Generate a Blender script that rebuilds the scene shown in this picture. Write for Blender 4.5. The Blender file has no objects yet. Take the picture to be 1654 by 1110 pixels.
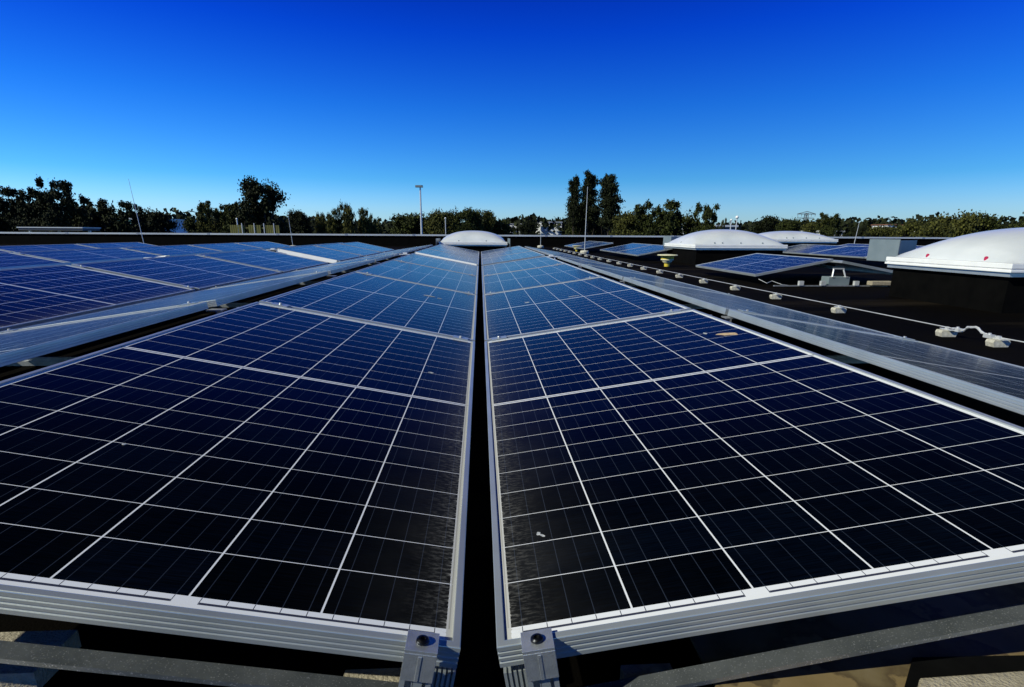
import bpy, math, random
import numpy as np
from mathutils import Vector, Matrix
R = math.radians
sc = bpy.context.scene
random.seed(7)

# ------------------------------------------------------------------ camera
cam_d = bpy.data.cameras.new('camera'); cam = bpy.data.objects.new('camera', cam_d)
sc.collection.objects.link(cam); sc.camera = cam
PITCH, YAW, ROLL, EYE = -14.8669, 3.2701, -0.3359, 0.4892
cam_d.sensor_width = 36; cam_d.lens = 19.4177; cam_d.shift_y = 0.036276
cam_d.clip_start = 0.01; cam_d.clip_end = 20000
cam.matrix_world = (Matrix.Translation((0, 0, EYE)) @ Matrix.Rotation(R(-YAW), 4, 'Z')
                    @ Matrix.Rotation(R(90+PITCH), 4, 'X') @ Matrix.Rotation(R(-ROLL), 4, 'Z'))

# ------------------------------------------------------------------ sun, sky, exposure
SUN = Vector((-1.0, -0.42, 0.77)).normalized()          # direction towards the sun
el = math.asin(SUN.z); az = math.atan2(SUN.x, SUN.y)
sd = bpy.data.lights.new('sun', 'SUN'); sd.energy = 4.8; sd.angle = R(0.53); sd.color = (.99, 1.0, 0.84)
so = bpy.data.objects.new('sun', sd); sc.collection.objects.link(so)
so.rotation_euler = SUN.to_track_quat('Z', 'Y').to_euler()
w = bpy.data.worlds.new('World'); sc.world = w; w.use_nodes = True
nt = w.node_tree; nt.nodes.clear()
sky = nt.nodes.new('ShaderNodeTexSky'); sky.sky_type = 'NISHITA'; sky.sun_disc = False
sky.sun_elevation = el; sky.sun_rotation = -az; sky.altitude = 50; sky.air_density = 1.0; sky.dust_density = 0.3; sky.ozone_density = 3.0
bg = nt.nodes.new('ShaderNodeBackground'); out = nt.nodes.new('ShaderNodeOutputWorld')
hs = nt.nodes.new('ShaderNodeHueSaturation'); hs.inputs['Saturation'].default_value = 1.30
geo = nt.nodes.new('ShaderNodeTexCoord'); sep = nt.nodes.new('ShaderNodeSeparateXYZ')
ramp = nt.nodes.new('ShaderNodeValToRGB'); mul = nt.nodes.new('ShaderNodeMix'); mul.data_type = 'RGBA'; mul.blend_type = 'MULTIPLY'
mul.inputs['Factor'].default_value = 1.0
SKY_STOPS = [(0.0, (.85, 1.25, 2.0)), (.042, (.72, 1.18, 1.92)), (.087, (.34, .98, 1.70)), (.196, (.125, .68, 1.72)), (.297, (.022, .345, 1.70)), (.385, (.010, .155, 1.28)), (.50, (.02, .11, .46)), (.7, (.04, .09, .20)), (1.0, (.06, .09, .14))]
while len(ramp.color_ramp.elements) < len(SKY_STOPS): ramp.color_ramp.elements.new(0.5)
for e, (p, c) in zip(ramp.color_ramp.elements, SKY_STOPS): e.position = p; e.color = (*[v*0.7 for v in c], 1)
nt.links.new(geo.outputs['Generated'], sep.inputs[0]); nt.links.new(sep.outputs['Z'], ramp.inputs[0])
nt.links.new(sky.outputs[0], hs.inputs['Color'])
nt.links.new(hs.outputs[0], mul.inputs[6]); nt.links.new(ramp.outputs[0], mul.inputs[7])
nt.links.new(mul.outputs[2], bg.inputs[0]); bg.inputs[1].default_value = 0.12
nt.links.new(bg.outputs[0], out.inputs[0])
sc.view_settings.view_transform = 'Standard'; sc.view_settings.look = 'None'
sc.view_settings.exposure = 0.0; sc.view_settings.gamma = 1.0
sc.cycles.max_bounces = 6

# ------------------------------------------------------------------ helpers
class MB:
    """collects faces, then links them as ONE mesh object"""
    def __init__(s): s.v = []; s.f = []; s.uv = None
    def quad(s, a, b, c, d): n = len(s.v); s.v += [a, b, c, d]; s.f.append((n, n+1, n+2, n+3))
    def poly(s, pts): n = len(s.v); s.v += pts; s.f.append(tuple(range(n, n+len(pts))))
    def box(s, x0, x1, y0, y1, z0, z1, M=None):
        n = len(s.v)
        P = [Vector((x, y, z)) for z in (z0, z1) for y in (y0, y1) for x in (x0, x1)]
        if M is not None: P = [M @ p for p in P]
        s.v += [tuple(p) for p in P]
        s.f += [tuple(n+i for i in q) for q in ((0, 2, 3, 1), (4, 5, 7, 6), (0, 1, 5, 4), (2, 6, 7, 3), (0, 4, 6, 2), (1, 3, 7, 5))]
    def prism(s, outline, z0, z1, M=None):
        n = len(s.v); k = len(outline)
        P = [Vector((x, y, z)) for z in (z0, z1) for x, y in outline]
        if M is not None: P = [M @ p for p in P]
        s.v += [tuple(p) for p in P]
        s.f.append(tuple(n+i for i in reversed(range(k)))); s.f.append(tuple(n+k+i for i in range(k)))
        for i in range(k): j = (i+1) % k; s.f.append((n+i, n+j, n+k+j, n+k+i))
    def lathe(s, prof, c=(0, 0, 0), seg=20, M=None):
        n = len(s.v)
        for r, z in prof:
            for i in range(seg):
                a = 2*math.pi*i/seg; p = Vector((c[0]+r*math.cos(a), c[1]+r*math.sin(a), c[2]+z))
                if M is not None: p = M @ p
                s.v.append(tuple(p))
        m = len(prof)
        for k in range(m-1):
            for i in range(seg):
                j = (i+1) % seg; s.f.append((n+k*seg+i, n+k*seg+j, n+(k+1)*seg+j, n+(k+1)*seg+i))
        s.f.append(tuple(n+i for i in reversed(range(seg)))); s.f.append(tuple(n+(m-1)*seg+i for i in range(seg)))
    def tube(s, pts, r, seg=8):
        pts = [Vector(p) for p in pts]; n = len(s.v); m = len(pts)
        rs = r if isinstance(r, (list, tuple)) else [r]*m
        for k, p in enumerate(pts):
            t = (pts[min(k+1, m-1)]-pts[max(k-1, 0)]).normalized()
            u = t.cross(Vector((0, 0, 1)) if abs(t.z) < .95 else Vector((1, 0, 0))).normalized(); v = t.cross(u)
            for i in range(seg):
                a = 2*math.pi*i/seg; s.v.append(tuple(p+u*(rs[k]*math.cos(a))+v*(rs[k]*math.sin(a))))
        for k in range(m-1):
            for i in range(seg):
                j = (i+1) % seg; s.f.append((n+k*seg+i, n+(k+1)*seg+i, n+(k+1)*seg+j, n+k*seg+j))
        s.f.append(tuple(n+i for i in range(seg))); s.f.append(tuple(n+(m-1)*seg+i for i in reversed(range(seg))))
    def build(s, name, mat, parent=None, smooth=False, bevel=0, matrix=None):
        me = bpy.data.meshes.new(name); me.from_pydata([tuple(p) for p in s.v], [], s.f); me.update()
        if mat: me.materials.append(mat)
        if smooth:
            me.polygons.foreach_set('use_smooth', [True]*len(me.polygons))
        o = bpy.data.objects.new(name, me); sc.collection.objects.link(o)
        if parent: o.parent = parent
        if matrix is not None: o.matrix_world = matrix
        if bevel:
            b = o.modifiers.new('bevel', 'BEVEL'); b.width = bevel; b.segments = 2; b.limit_method = 'ANGLE'; b.angle_limit = R(40)
        return o

def tag(o, label=None, cat=None, group=None, kind=None):
    if label: o['label'] = label
    if cat: o['category'] = cat
    if group: o['group'] = group
    if kind: o['kind'] = kind
    return o
def empty(name, loc=(0, 0, 0), rz=0, matrix=None):
    o = bpy.data.objects.new(name, None); sc.collection.objects.link(o); o.empty_display_size = .1
    if matrix is not None: o.matrix_world = matrix
    else: o.location = loc; o.rotation_euler = (0, 0, rz)
    return o
def copy_tree(o, parent=None):
    c = o.copy(); sc.collection.objects.link(c)
    if parent is not None:
        c.parent = parent; c.matrix_parent_inverse = o.matrix_parent_inverse.copy()
    for ch in list(KIDS.get(o.name, [])): copy_child(ch, c)
    return c
KIDS = {}
def copy_child(ch, parent):
    c = ch.copy(); c.parent = parent; sc.collection.objects.link(c)
    for g in ch.children: copy_child(g, c)
def dup(root, matrix=None, loc=None, rz=None):
    r = root.copy(); sc.collection.objects.link(r)
    if matrix is not None: r.matrix_world = matrix
    if loc is not None: r.location = loc
    if rz is not None: r.rotation_euler = (0, 0, rz)
    for ch in list(root.children):
        if ch.name.startswith(tuple(SKIP)): continue
        copy_child(ch, r)
    return r
SKIP = ['~']
ORD = ['first', 'second', 'third', 'fourth', 'fifth', 'sixth', 'seventh', 'eighth', 'ninth', 'tenth', 'eleventh', 'twelfth', 'thirteenth', 'fourteenth', 'fifteenth', 'sixteenth', 'seventeenth', 'eighteenth', 'nineteenth', 'twentieth']

# ------------------------------------------------------------------ materials
def newmat(name):
    m = bpy.data.materials.new(name); m.use_nodes = True
    t = m.node_tree; b = t.nodes['Principled BSDF']; return m, t, b
def noise(t, scale, detail=4, vec=None, rough=.5):
    n = t.nodes.new('ShaderNodeTexNoise'); n.inputs['Scale'].default_value = scale; n.inputs['Detail'].default_value = detail
    n.inputs['Roughness'].default_value = rough
    if vec is not None: t.links.new(vec, n.inputs['Vector'])
    return n
def cramp(t, fac, stops):
    r = t.nodes.new('ShaderNodeValToRGB')
    while len(r.color_ramp.elements) < len(stops): r.color_ramp.elements.new(.5)
    for e, (p, c) in zip(r.color_ramp.elements, stops): e.position = p; e.color = (*c, 1)
    t.links.new(fac, r.inputs[0]); return r
def objvec(t, sc3=(1, 1, 1)):
    c = t.nodes.new('ShaderNodeTexCoord'); m = t.nodes.new('ShaderNodeMapping'); m.inputs['Scale'].default_value = sc3
    t.links.new(c.outputs['Object'], m.inputs[0]); return m.outputs[0]
def bump(t, b, h, strength, dist=.01):
    n = t.nodes.new('ShaderNodeBump'); n.inputs['Strength'].default_value = strength; n.inputs['Distance'].default_value = dist
    t.links.new(h, n.inputs['Height']); t.links.new(n.outputs[0], b.inputs['Normal'])
def simple(name, c0, c1, scale=8, rough=.6, metal=0, bmp=0, bscale=None, stretch=(1, 1, 1), r1=None, spec=.5):
    m, t, b = newmat(name); v = objvec(t, stretch); n = noise(t, scale, 6, v)
    r = cramp(t, n.outputs['Fac'], [(.3, c0), (.7, c1)]); t.links.new(r.outputs[0], b.inputs['Base Color'])
    b.inputs['Metallic'].default_value = metal; b.inputs['Roughness'].default_value = rough
    b.inputs['Specular IOR Level'].default_value = spec
    if r1 is not None:
        mr = t.nodes.new('ShaderNodeMapRange'); mr.inputs['To Min'].default_value = rough; mr.inputs['To Max'].default_value = r1
        t.links.new(n.outputs['Fac'], mr.inputs[0]); t.links.new(mr.outputs[0], b.inputs['Roughness'])
    if bmp:
        n2 = noise(t, bscale or scale*6, 6, v); bump(t, b, n2.outputs['Fac'], bmp)
    return m

class E:
    """tiny expression builder on Math nodes"""
    def __init__(s, t, o): s.t = t; s.o = o
    def _m(s, op, *a):
        n = s.t.nodes.new('ShaderNodeMath'); n.operation = op
        for i, x in enumerate((s,)+a):
            if isinstance(x, E): s.t.links.new(x.o, n.inputs[i])
            else: n.inputs[i].default_value = x
        return E(s.t, n.outputs[0])
    def __add__(s, x): return s._m('ADD', x)
    def __sub__(s, x): return s._m('SUBTRACT', x)
    def __mul__(s, x): return s._m('MULTIPLY', x)
    def __truediv__(s, x): return s._m('DIVIDE', x)
    def fl(s): return s._m('FLOOR')
    def fr(s): return s._m('FRACT')
    def ab(s): return s._m('ABSOLUTE')
    def lt(s, x): return s._m('LESS_THAN', x)
    def gt(s, x): return s._m('GREATER_THAN', x)
    def mx(s, x): return s._m('MAXIMUM', x)
    def mn(s, x): return s._m('MINIMUM', x)
    def pw(s, x): return s._m('POWER', x)
    def inv(s):
        n = s.t.nodes.new('ShaderNodeMath'); n.operation = 'SUBTRACT'; n.inputs[0].default_value = 1; s.t.links.new(s.o, n.inputs[1]); return E(s.t, n.outputs[0])

# panel dimensions (metres)
PW, PLEN = 0.990, 1.966          # width across the slope, length along the row
U0, V0 = 0.018, 0.034            # margin to the first cell
CP, RP, MIDG = 0.159, 0.0941, 0.0163   # column pitch, half-cell pitch, middle gap

def panel_material():
    m, t, b = newmat('solar_cells')
    uv = t.nodes.new('ShaderNodeUVMap'); s = t.nodes.new('ShaderNodeSeparateXYZ'); t.links.new(uv.outputs[0], s.inputs[0])
    u = E(t, s.outputs[0]); v = E(t, s.outputs[1])
    oi = t.nodes.new('ShaderNodeObjectInfo'); rnd = E(t, oi.outputs['Random'])
    uc = (u - U0)/CP
    vv = v - V0
    H2 = RP*10
    upper = vv.gt(H2 + MIDG/2)
    v2 = vv - upper*MIDG                       # rows without the middle gap
    rc = v2/RP
    fu = uc.fr(); fv = rc.fr()
    gu = ((fu - .5).ab()).gt(.5 - .0013/CP)    # column gaps
    gv = ((fv - .5).ab()).gt(.5 - .0007/RP)    # row gaps
    inmid = (vv.gt(H2-.0012))*(vv.lt(H2+MIDG+.0012))
    outs = (uc.lt(-.02)).mx(uc.gt(6.0)).mx(vv.lt(0.0)).mx(vv.gt(2*H2+MIDG))
    white = gu.mx(gv).mx(inmid).mx(outs)
    midrib = ((vv-(H2+MIDG/2)).ab()).lt(.0034)
    # busbars: 5 per cell, run along v
    fb = (fu*5).fr()
    bb = ((fb-.5).ab()).lt(.00055*5/CP)
    bb = bb*((uc.gt(0.0)))*(uc.lt(6.0))
    # end ribbons: one dark strip over each pair of columns, both ends
    pr = (uc/2).fr()
    rib = (pr.gt(.052))*(pr.lt(.948))*(uc.gt(0.))*(uc.lt(6.))
    vend = v.mn((v*-1)+PLEN)
    ribbon = rib*(vend.gt(V0-.0125))*(vend.lt(V0-.0085))
    bbext = bb*(vend.gt(V0-.0125))*(vend.lt(V0))
    # cell shade
    comb = t.nodes.new('ShaderNodeCombineXYZ')
    t.links.new((uc.fl()+rnd*71).o, comb.inputs[0]); t.links.new((rc.fl()).o, comb.inputs[1])
    wn = t.nodes.new('ShaderNodeTexWhiteNoise'); wn.noise_dimensions = '3D'; t.links.new(comb.outputs[0], wn.inputs['Vector'])
    cell = cramp(t, wn.outputs[0], [(0, (.0003, .0008, .0018)), (.6, (.0004, .0011, .0028)), (1, (.0006, .0017, .0045))])
    # fine polycrystalline streaks
    mp = t.nodes.new('ShaderNodeMapping'); mp.inputs['Scale'].default_value = (18, 420, 1)
    t.links.new(uv.outputs[0], mp.inputs[0]); st = noise(t, 1.0, 3, mp.outputs[0])
    fine = cramp(t, st.outputs['Fac'], [(.35, (.5, .5, .5)), (.75, (2.2, 2.2, 2.2))])
    def mix(fac, a, c, bt='MIX'):
        n = t.nodes.new('ShaderNodeMix'); n.data_type = 'RGBA'; n.blend_type = bt
        for k, x in ((0, fac), (6, a), (7, c)):
            if isinstance(x, E): t.links.new(x.o, n.inputs[k])
            elif isinstance(x, (int, float)): n.inputs[k].default_value = x
            elif isinstance(x, tuple): n.inputs[k].default_value = (*x, 1)
            else: t.links.new(x, n.inputs[k])
        return n.outputs[2]
    col = mix(1.0, cell.outputs[0], fine.outputs[0], 'MULTIPLY')
    col = mix(bb, col, (.020, .026, .042))
    col = mix(white, col, (.72, .73, .76))
    col = mix(midrib, col, (.10, .11, .14))
    col = mix(ribbon.mx(bbext), col, (.035, .04, .07))
    # dust washed down to the low edge (u = 0)
    mp2 = t.nodes.new('ShaderNodeMapping'); mp2.inputs['Scale'].default_value = (70, 190, 1)
    cadd = t.nodes.new('ShaderNodeVectorMath'); cadd.operation = 'ADD'
    cx = t.nodes.new('ShaderNodeCombineXYZ'); t.links.new((rnd*37).o, cx.inputs[0]); t.links.new((rnd*11).o, cx.inputs[1])
    t.links.new(uv.outputs[0], cadd.inputs[0]); t.links.new(cx.outputs[0], cadd.inputs[1]); t.links.new(cadd.outputs[0], mp2.inputs[0])
    n1 = noise(t, 1.0, 5, mp2.outputs[0], .65); streak = E(t, n1.outputs['Fac'])
    n2 = noise(t, 9, 5, cadd.outputs[0], .6); cloud = E(t, n2.outputs['Fac'])
    n3 = noise(t, 260, 2, cadd.outputs[0]); speck = E(t, n3.outputs['Fac'])
    edge = ((u - .012)/.10).mx(0.0)
    fall = (edge*-1 + 1).mx(0.0).pw(3.0)
    dust = (((u*-1)/.26+1.045).mx(0.0).pw(2.2))*(cloud*.07) + fall*((streak-.47)*8).mx(0.0).mn(1.6)*(cloud*1.1)*.42
    film = ((cloud-.45)*.006).mx(0.0)+.0002
    rim = ((u*-1)+.0150+streak*.009).gt(0.0)*(speck*1.1+.35)
    total = (dust + film).mx(rim).mn(.8)
    col = mix(total, col, (.42, .41, .38))
    t.links.new(col, b.inputs['Base Color'])
    rr = total*.5 + .14
    t.links.new(rr.o, b.inputs['Roughness'])
    b.inputs['IOR'].default_value = 1.09; b.inputs['Specular Tint'].default_value = (1, .84, .40, 1)
    b.inputs['Sheen Weight'].default_value = .5; b.inputs['Sheen Roughness'].default_value = .11
    b.inputs['Sheen Tint'].default_value = (.85, .88, .95, 1)
    nb = noise(t, 3.5, 2, cadd.outputs[0]); bump(t, b, nb.outputs['Fac'], .12, .004)
    return m

M = {}
M['cells'] = panel_material()
M['alu'] = simple('anodised_aluminium', (.42, .455, .46), (.54, .575, .58), 5, .33, .60, .02, 200, (1, 1, 1))
M['alu_dull'] = simple('dull_aluminium', (.34, .35, .37), (.52, .53, .55), 30, .45, .7, .05, 200)
def galv():
    m, t, b = newmat('galvanised_steel'); v = objvec(t)
    vo = t.nodes.new('ShaderNodeTexVoronoi'); vo.inputs['Scale'].default_value = 160; t.links.new(v, vo.inputs['Vector'])
    n = noise(t, 14, 6, v); n2 = noise(t, 420, 3, v)
    base = cramp(t, n.outputs['Fac'], [(.3, (.26, .29, .31)), (.7, (.42, .45, .47))])
    sp = cramp(t, n2.outputs['Fac'], [(.60, (0, 0, 0)), (.68, (1, 1, 1))])
    mx = t.nodes.new('ShaderNodeMix'); mx.data_type = 'RGBA'; t.links.new(sp.outputs[0], mx.inputs[0]); t.links.new(base.outputs[0], mx.inputs[6]); mx.inputs[7].default_value = (.75, .77, .8, 1)
    t.links.new(mx.outputs[2], b.inputs['Base Color']); b.inputs['Metallic'].default_value = .85
    mr = t.nodes.new('ShaderNodeMapRange'); mr.inputs['To Min'].default_value = .34; mr.inputs['To Max'].default_value = .42
    t.links.new(vo.outputs['Color'], mr.inputs[0]); t.links.new(mr.outputs[0], b.inputs['Roughness'])
    bump(t, b, n.outputs['Fac'], .03); return m
M['galv'] = galv()
M['clamp'] = simple('bright_clamp_steel', (.50, .53, .55), (.68, .70, .72), 60, .34, .75, .12, 500)
def tray():
    m, t, b = newmat('painted_reflection_tray'); v = objvec(t)
    n = noise(t, 4.5, 7, v, .6); n2 = noise(t, 9, 3, v)
    base = cramp(t, n.outputs['Fac'], [(.30, (.13, .09, .035)), (.48, (.20, .145, .07)), (.5, (.09, .065, .035)), (.56, (.15, .115, .06)), (.75, (.22, .18, .12))])  # warm brown reflection on the steel, painted into the base colour
    t.links.new(base.outputs[0], b.inputs['Base Color']); b.inputs['Metallic'].default_value = .0; b.inputs['Roughness'].default_value = .4; b.inputs['Specular IOR Level'].default_value = .25
    bump(t, b, n2.outputs['Fac'], .15); return m
M['tray'] = tray()
def bitumen():
    m, t, b = newmat('bitumen_roofing'); v = objvec(t)
    n = noise(t, .35, 6, v); n2 = noise(t, 220, 4, v)
    mp = objvec(t, (.12, 1.6, 1)); n3 = noise(t, 1.0, 6, mp, .6)
    c = cramp(t, n.outputs['Fac'], [(.35, (.0015, .0012, .0009)), (.65, (.0042, .0034, .0026))])
    c3 = cramp(t, n3.outputs['Fac'], [(.56, (0, 0, 0)), (.74, (.7, .7, .7))])
    mx = t.nodes.new('ShaderNodeMix'); mx.data_type = 'RGBA'; t.links.new(c3.outputs[0], mx.inputs[0]); t.links.new(c.outputs[0], mx.inputs[6]); mx.inputs[7].default_value = (.035, .027, .018, 1)
    t.links.new(mx.outputs[2], b.inputs['Base Color']); b.inputs['Roughness'].default_value = .95; b.inputs['Specular IOR Level'].default_value = .02
    bump(t, b, n2.outputs['Fac'], .5, .004); return m
M['bitumen'] = bitumen()
M['concrete'] = simple('concrete', (.24, .205, .145), (.38, .33, .24), 60, .9, 0, .5, 260)
M['concrete_pale'] = simple('pale_concrete', (.40, .38, .31), (.60, .57, .48), 50, .85, 0, .5, 300)
M['rubber'] = simple('black_rubber', (.002, .002, .002), (.004, .004, .004), 30, .9, spec=.05)
M['black_steel'] = simple('black_bolt_steel', (.02, .021, .024), (.05, .052, .058), 80, .28, .9)
M['acrylic'] = simple('opal_acrylic', (.52, .55, .58), (.64, .66, .68), 2.5, .24, 0, .03, 3)
M['flange'] = simple('white_dome_flange', (.78, .78, .77), (.86, .86, .85), 8, .4)
M['kerb'] = simple('dark_kerb_membrane', (.0012, .0012, .0012), (.003, .0028, .0025), 8, .95, spec=.05)
M['grey_sheet'] = simple('grey_coated_sheet', (.15, .19, .21), (.19, .23, .25), 6, .45)
M['red'] = simple('magenta_screw_cap', (.35, .01, .05), (.5, .02, .09), 30, .4)
M['yellow'] = simple('yellow_vent_plastic', (.50, .38, .02), (.66, .52, .06), 25, .5)
M['cream'] = simple('cream_vent_plastic', (.62, .58, .34), (.74, .70, .46), 25, .5)
M['cap'] = simple('parapet_cap_metal', (.52, .54, .55), (.66, .68, .68), .5, .45, .3)
M['white_wall'] = simple('white_render', (.70, .71, .72), (.82, .82, .82), 1, .8)
M['grey_wall'] = simple('grey_cladding', (.07, .08, .09), (.11, .12, .13), 1, .7)
M['turq'] = simple('turquoise_fascia', (.14, .42, .42), (.22, .54, .52), 1, .6)
M['glass_dark'] = simple('window_glass', (.02, .03, .035), (.04, .05, .06), 2, .1)
M['roof_red'] = simple('roof_tile', (.12, .05, .03), (.2, .09, .05), 3, .8)
M['bark'] = simple('bark', (.03, .022, .015), (.06, .045, .03), 8, .95)
M['grass'] = simple('dark_grass', (.010, .018, .005), (.028, .040, .012), .05, .95, spec=.1)
M['mast'] = simple('galvanised_mast', (.50, .51, .52), (.64, .65, .66), 10, .4, .3)
M['lattice'] = simple('weathered_lattice', (.10, .12, .13), (.16, .18, .19), 1, .7)
M['leaf_dry'] = simple('dry_leaf', (.42, .28, .14), (.60, .45, .28), 60, .8)
M['dropping'] = simple('bird_dropping', (.20, .22, .25), (.60, .60, .59), 120, .8)
M['yellow_steel'] = simple('yellow_painted_steel', (.10, .095, .012), (.15, .14, .02), 3, .6)
def leafmat(name, dark, light):
    m, t, b = newmat(name); g = t.nodes.new('ShaderNodeNewGeometry')
    r = cramp(t, g.outputs['Random Per Island'], [(0, dark), (.6, tuple((a+c)/2 for a, c in zip(dark, light))), (1, light)])
    t.links.new(r.outputs[0], b.inputs['Base Color']); b.inputs['Roughness'].default_value = .75; b.inputs['Specular IOR Level'].default_value = .15
    return m
M['leaf_black'] = leafmat('dark_foliage', (.004, .006, .002), (.022, .028, .008))
M['leaf_green'] = leafmat('green_foliage', (.008, .012, .003), (.050, .060, .012))
M['leaf_olive'] = leafmat('olive_foliage', (.014, .018, .005), (.095, .095, .020))
M['leaf_pale'] = leafmat('pale_foliage', (.02, .025, .010), (.07, .075, .03))

# ------------------------------------------------------------------ setting: ground, building, roof
SL = 0.0025                                  # the roof rises very slightly away from the camera
def rz(y): return SL*(y-.6)
RZ = -0.12                                   # roof level under the camera
g = MB(); g.quad((-9000, -3000, -8), (9000, -3000, -8), (9000, 15000, -8), (-9000, 15000, -8))
tag(g.build('ground', M['grass']), kind='structure')
RX0, RX1, RY0, RY1 = -46, 60, -8, 26
b = MB()
def rp(x, y, dz=0): return (x, y, RZ+rz(y)+dz)
n = len(b.v); b.v += [rp(RX0, RY0), rp(RX1, RY0), rp(RX1, RY1), rp(RX0, RY1), (RX0, RY0, RZ-.4), (RX1, RY0, RZ-.4), (RX1, RY1, RZ-.4), (RX0, RY1, RZ-.4)]
b.f += [(0, 1, 2, 3), (0, 4, 5, 1), (1, 5, 6, 2), (2, 6, 7, 3), (3, 7, 4, 0), (7, 6, 5, 4)]
tag(b.build('roof', M['bitumen']), kind='structure')
b = MB(); b.box(RX0+.05, RX1-.05, RY0+.05, RY1-.05, -8, RZ-.402)
hall = b.build('warehouse_hall', M['grey_wall']); tag(hall, 'long hall under the flat black bitumen roof', 'building')
def parapet(name, x0, x1, y0, y1, label, ztop=.452, seams=()):
    e = empty(name, ((x0+x1)/2, (y0+y1)/2, 0)); tag(e, label, 'parapet')
    Mi = e.matrix_world.inverted() if False else Matrix.Translation((-(x0+x1)/2, -(y0+y1)/2, 0))
    k = MB(); k.box(x0, x1, y0, y1, -.6, ztop-.07, Mi); k.build('wall', M['kerb'], e)
    k = MB(); k.box(x0-.04, x1+.04, y0-.05, y1+.05, ztop-.068, ztop, Mi)
    k.build('cap', M['cap'], e)
    if seams:
        for s in seams:
            k = MB(); k.box(s-.06, s+.06, y0-.056, y1+.056, ztop-.072, ztop+.006, Mi); k.build('cap_joint', M['alu_dull'], e)
    return e
parapet('parapet', RX0, RX1, RY1, RY1+.35, 'long black parapet with pale metal cap along the far roof edge', seams=[x*3.0 for x in range(-15, 20)])
parapet('parapet', RX0-.35, RX0, RY0, RY1, 'black parapet with metal cap closing the left side of the roof')
parapet('parapet', RX1, RX1+.35, RY0, RY1, 'black parapet with metal cap closing the right side of the roof')

# ------------------------------------------------------------------ solar panels
def ring_frame():
    """mitred extruded frame with three ribs on its outer side"""
    prof = [(.0105, -.0032), (.0105, -.0003), (.0095, 0), (.0012, 0), (.0004, -.0006), (0, -.0016), (0, -.0070)]
    z = -.0070
    for k in range(3):
        prof += [(.0014, z-.0007), (.0014, z-.0019), (0, z-.0029), (0, z-.0067)]; z -= .0074
    prof += [(0, -.0304), (.0006, -.0312), (.026, -.0312), (.026, -.0294), (.0035, -.0294), (.0035, -.0032)]
    m = MB(); k = len(prof)
    for i, z in prof: m.v += [(i, i, z), (PW-i, i, z), (PW-i, PLEN-i, z), (i, PLEN-i, z)]
    for p in range(k):
        q = (p+1) % k
        for s in range(4): t_ = (s+1) % 4; m.f.append((p*4+s, q*4+s, q*4+t_, p*4+t_))
    return m
def make_panel():
    root = empty('solar_panel')
    fr = ring_frame().build('frame', M['alu'], root)
    g = MB(); i = .0040; g.box(i, PW-i, i, PLEN-i, -.0068, -.0036)
    la = g.build('cell_laminate', M['cells'], root)
    me = la.data; uvl = me.uv_layers.new(name='UVMap')
    for lp in me.loops:
        c = me.vertices[lp.vertex_index].co; uvl.data[lp.index].uv = (c.x, c.y)
    jb = MB(); jb.box(.44, .55, .90, 1.0, -.027, -.007); jb.build('junction_box', M['rubber'], root)
    return root
PANEL = make_panel(); first_panel = [True]
def place_panel(xlow, zlow, tilt, side, y0, label, group, length_scale=1.0, dz=0):
    """low long edge (frame's outer top) at (xlow, zlow); side +1: rises to the right, -1: to the left; near end at y0"""
    t = R(tilt); s = math.sin(t); c = math.cos(t)
    if side > 0:
        X = Vector((c, 0, s)); Y = Vector((0, 1, SL)).normalized(); o = Vector((xlow, y0, zlow+rz(y0)+dz))
    else:
        X = Vector((-c, 0, s)); Y = Vector((0, -1, -SL)).normalized(); o = Vector((xlow, y0+PLEN*length_scale, zlow+rz(y0+PLEN)+dz))
    Z = X.cross(Y).normalized()
    Mx = Matrix(((X.x, Y.x*length_scale, Z.x, o.x), (X.y, Y.y*length_scale, Z.y, o.y), (X.z, Y.z*length_scale, Z.z, o.z), (0, 0, 0, 1)))
    if first_panel[0]: p = PANEL; first_panel[0] = False; p.matrix_world = Mx
    else: p = dup(PANEL, matrix=Mx)
    tag(p, label, 'solar panel', group)
    return p

PIT = 1.9956                                  # panel pitch along a row
# near rows: (low x, low z, tilt, side, list of panel near ends, row words)
rows = {}
def seq(y, n, pit=PIT): return [y+i*pit for i in range(n)]
rows['R'] = (.0155, .001, 8.672, 1, seq(.5685, 4), 'row just right of the central gap')
rows['L'] = (-.0277, 0, 10.83, -1, seq(.571, 4), 'row just left of the central gap')
rows['R2'] = (.0155, .012, 8.672, 1, seq(8.68, 3, 2.0), 'pale far stretch right of the central gap')
rows['L2'] = (-.0277, .012, 10.83, -1, seq(8.68, 3, 2.0), 'pale far stretch left of the central gap')
rows['S'] = (2.152, -.0135, 9.296, -1, seq(.592, 4)+seq(9.0, 3), 'row tilting away behind the right ridge')
rows['T'] = (-2.215, .033, 8.558, 1, seq(.61, 7, 2.05), 'row tilting away behind the left ridge')
rows['U'] = (-2.304, .033, 11.385, -1, seq(.64, 4, 2.035)+seq(9.35, 3, 2.03), 'second valley row on the left')
xr = -2.304-.99*math.cos(R(11.385))
rows['V'] = (xr-.18-.99*math.cos(R(10)), .055, 10, 1, seq(2.0, 2, 2.03)+seq(6.5, 4, 2.03), 'row tilting away behind the second left ridge')
xv = rows['V'][0]-.09
rows['W'] = (xv, .055, 10.5, -1, seq(.9, 7, 2.03), 'third valley row to the left')
xw = xv-.99*math.cos(R(10.5))
rows['X'] = (xw-.18-.99*math.cos(R(10)), .055, 10, 1, seq(2.9, 5, 2.03), 'row tilting away behind the third left ridge')
xx = rows['X'][0]-.09
rows['Y'] = (xx, .055, 10.5, -1, seq(3.2, 5, 2.03), 'fourth valley row to the left')
xy = xx-.99*math.cos(R(10.5))
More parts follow.
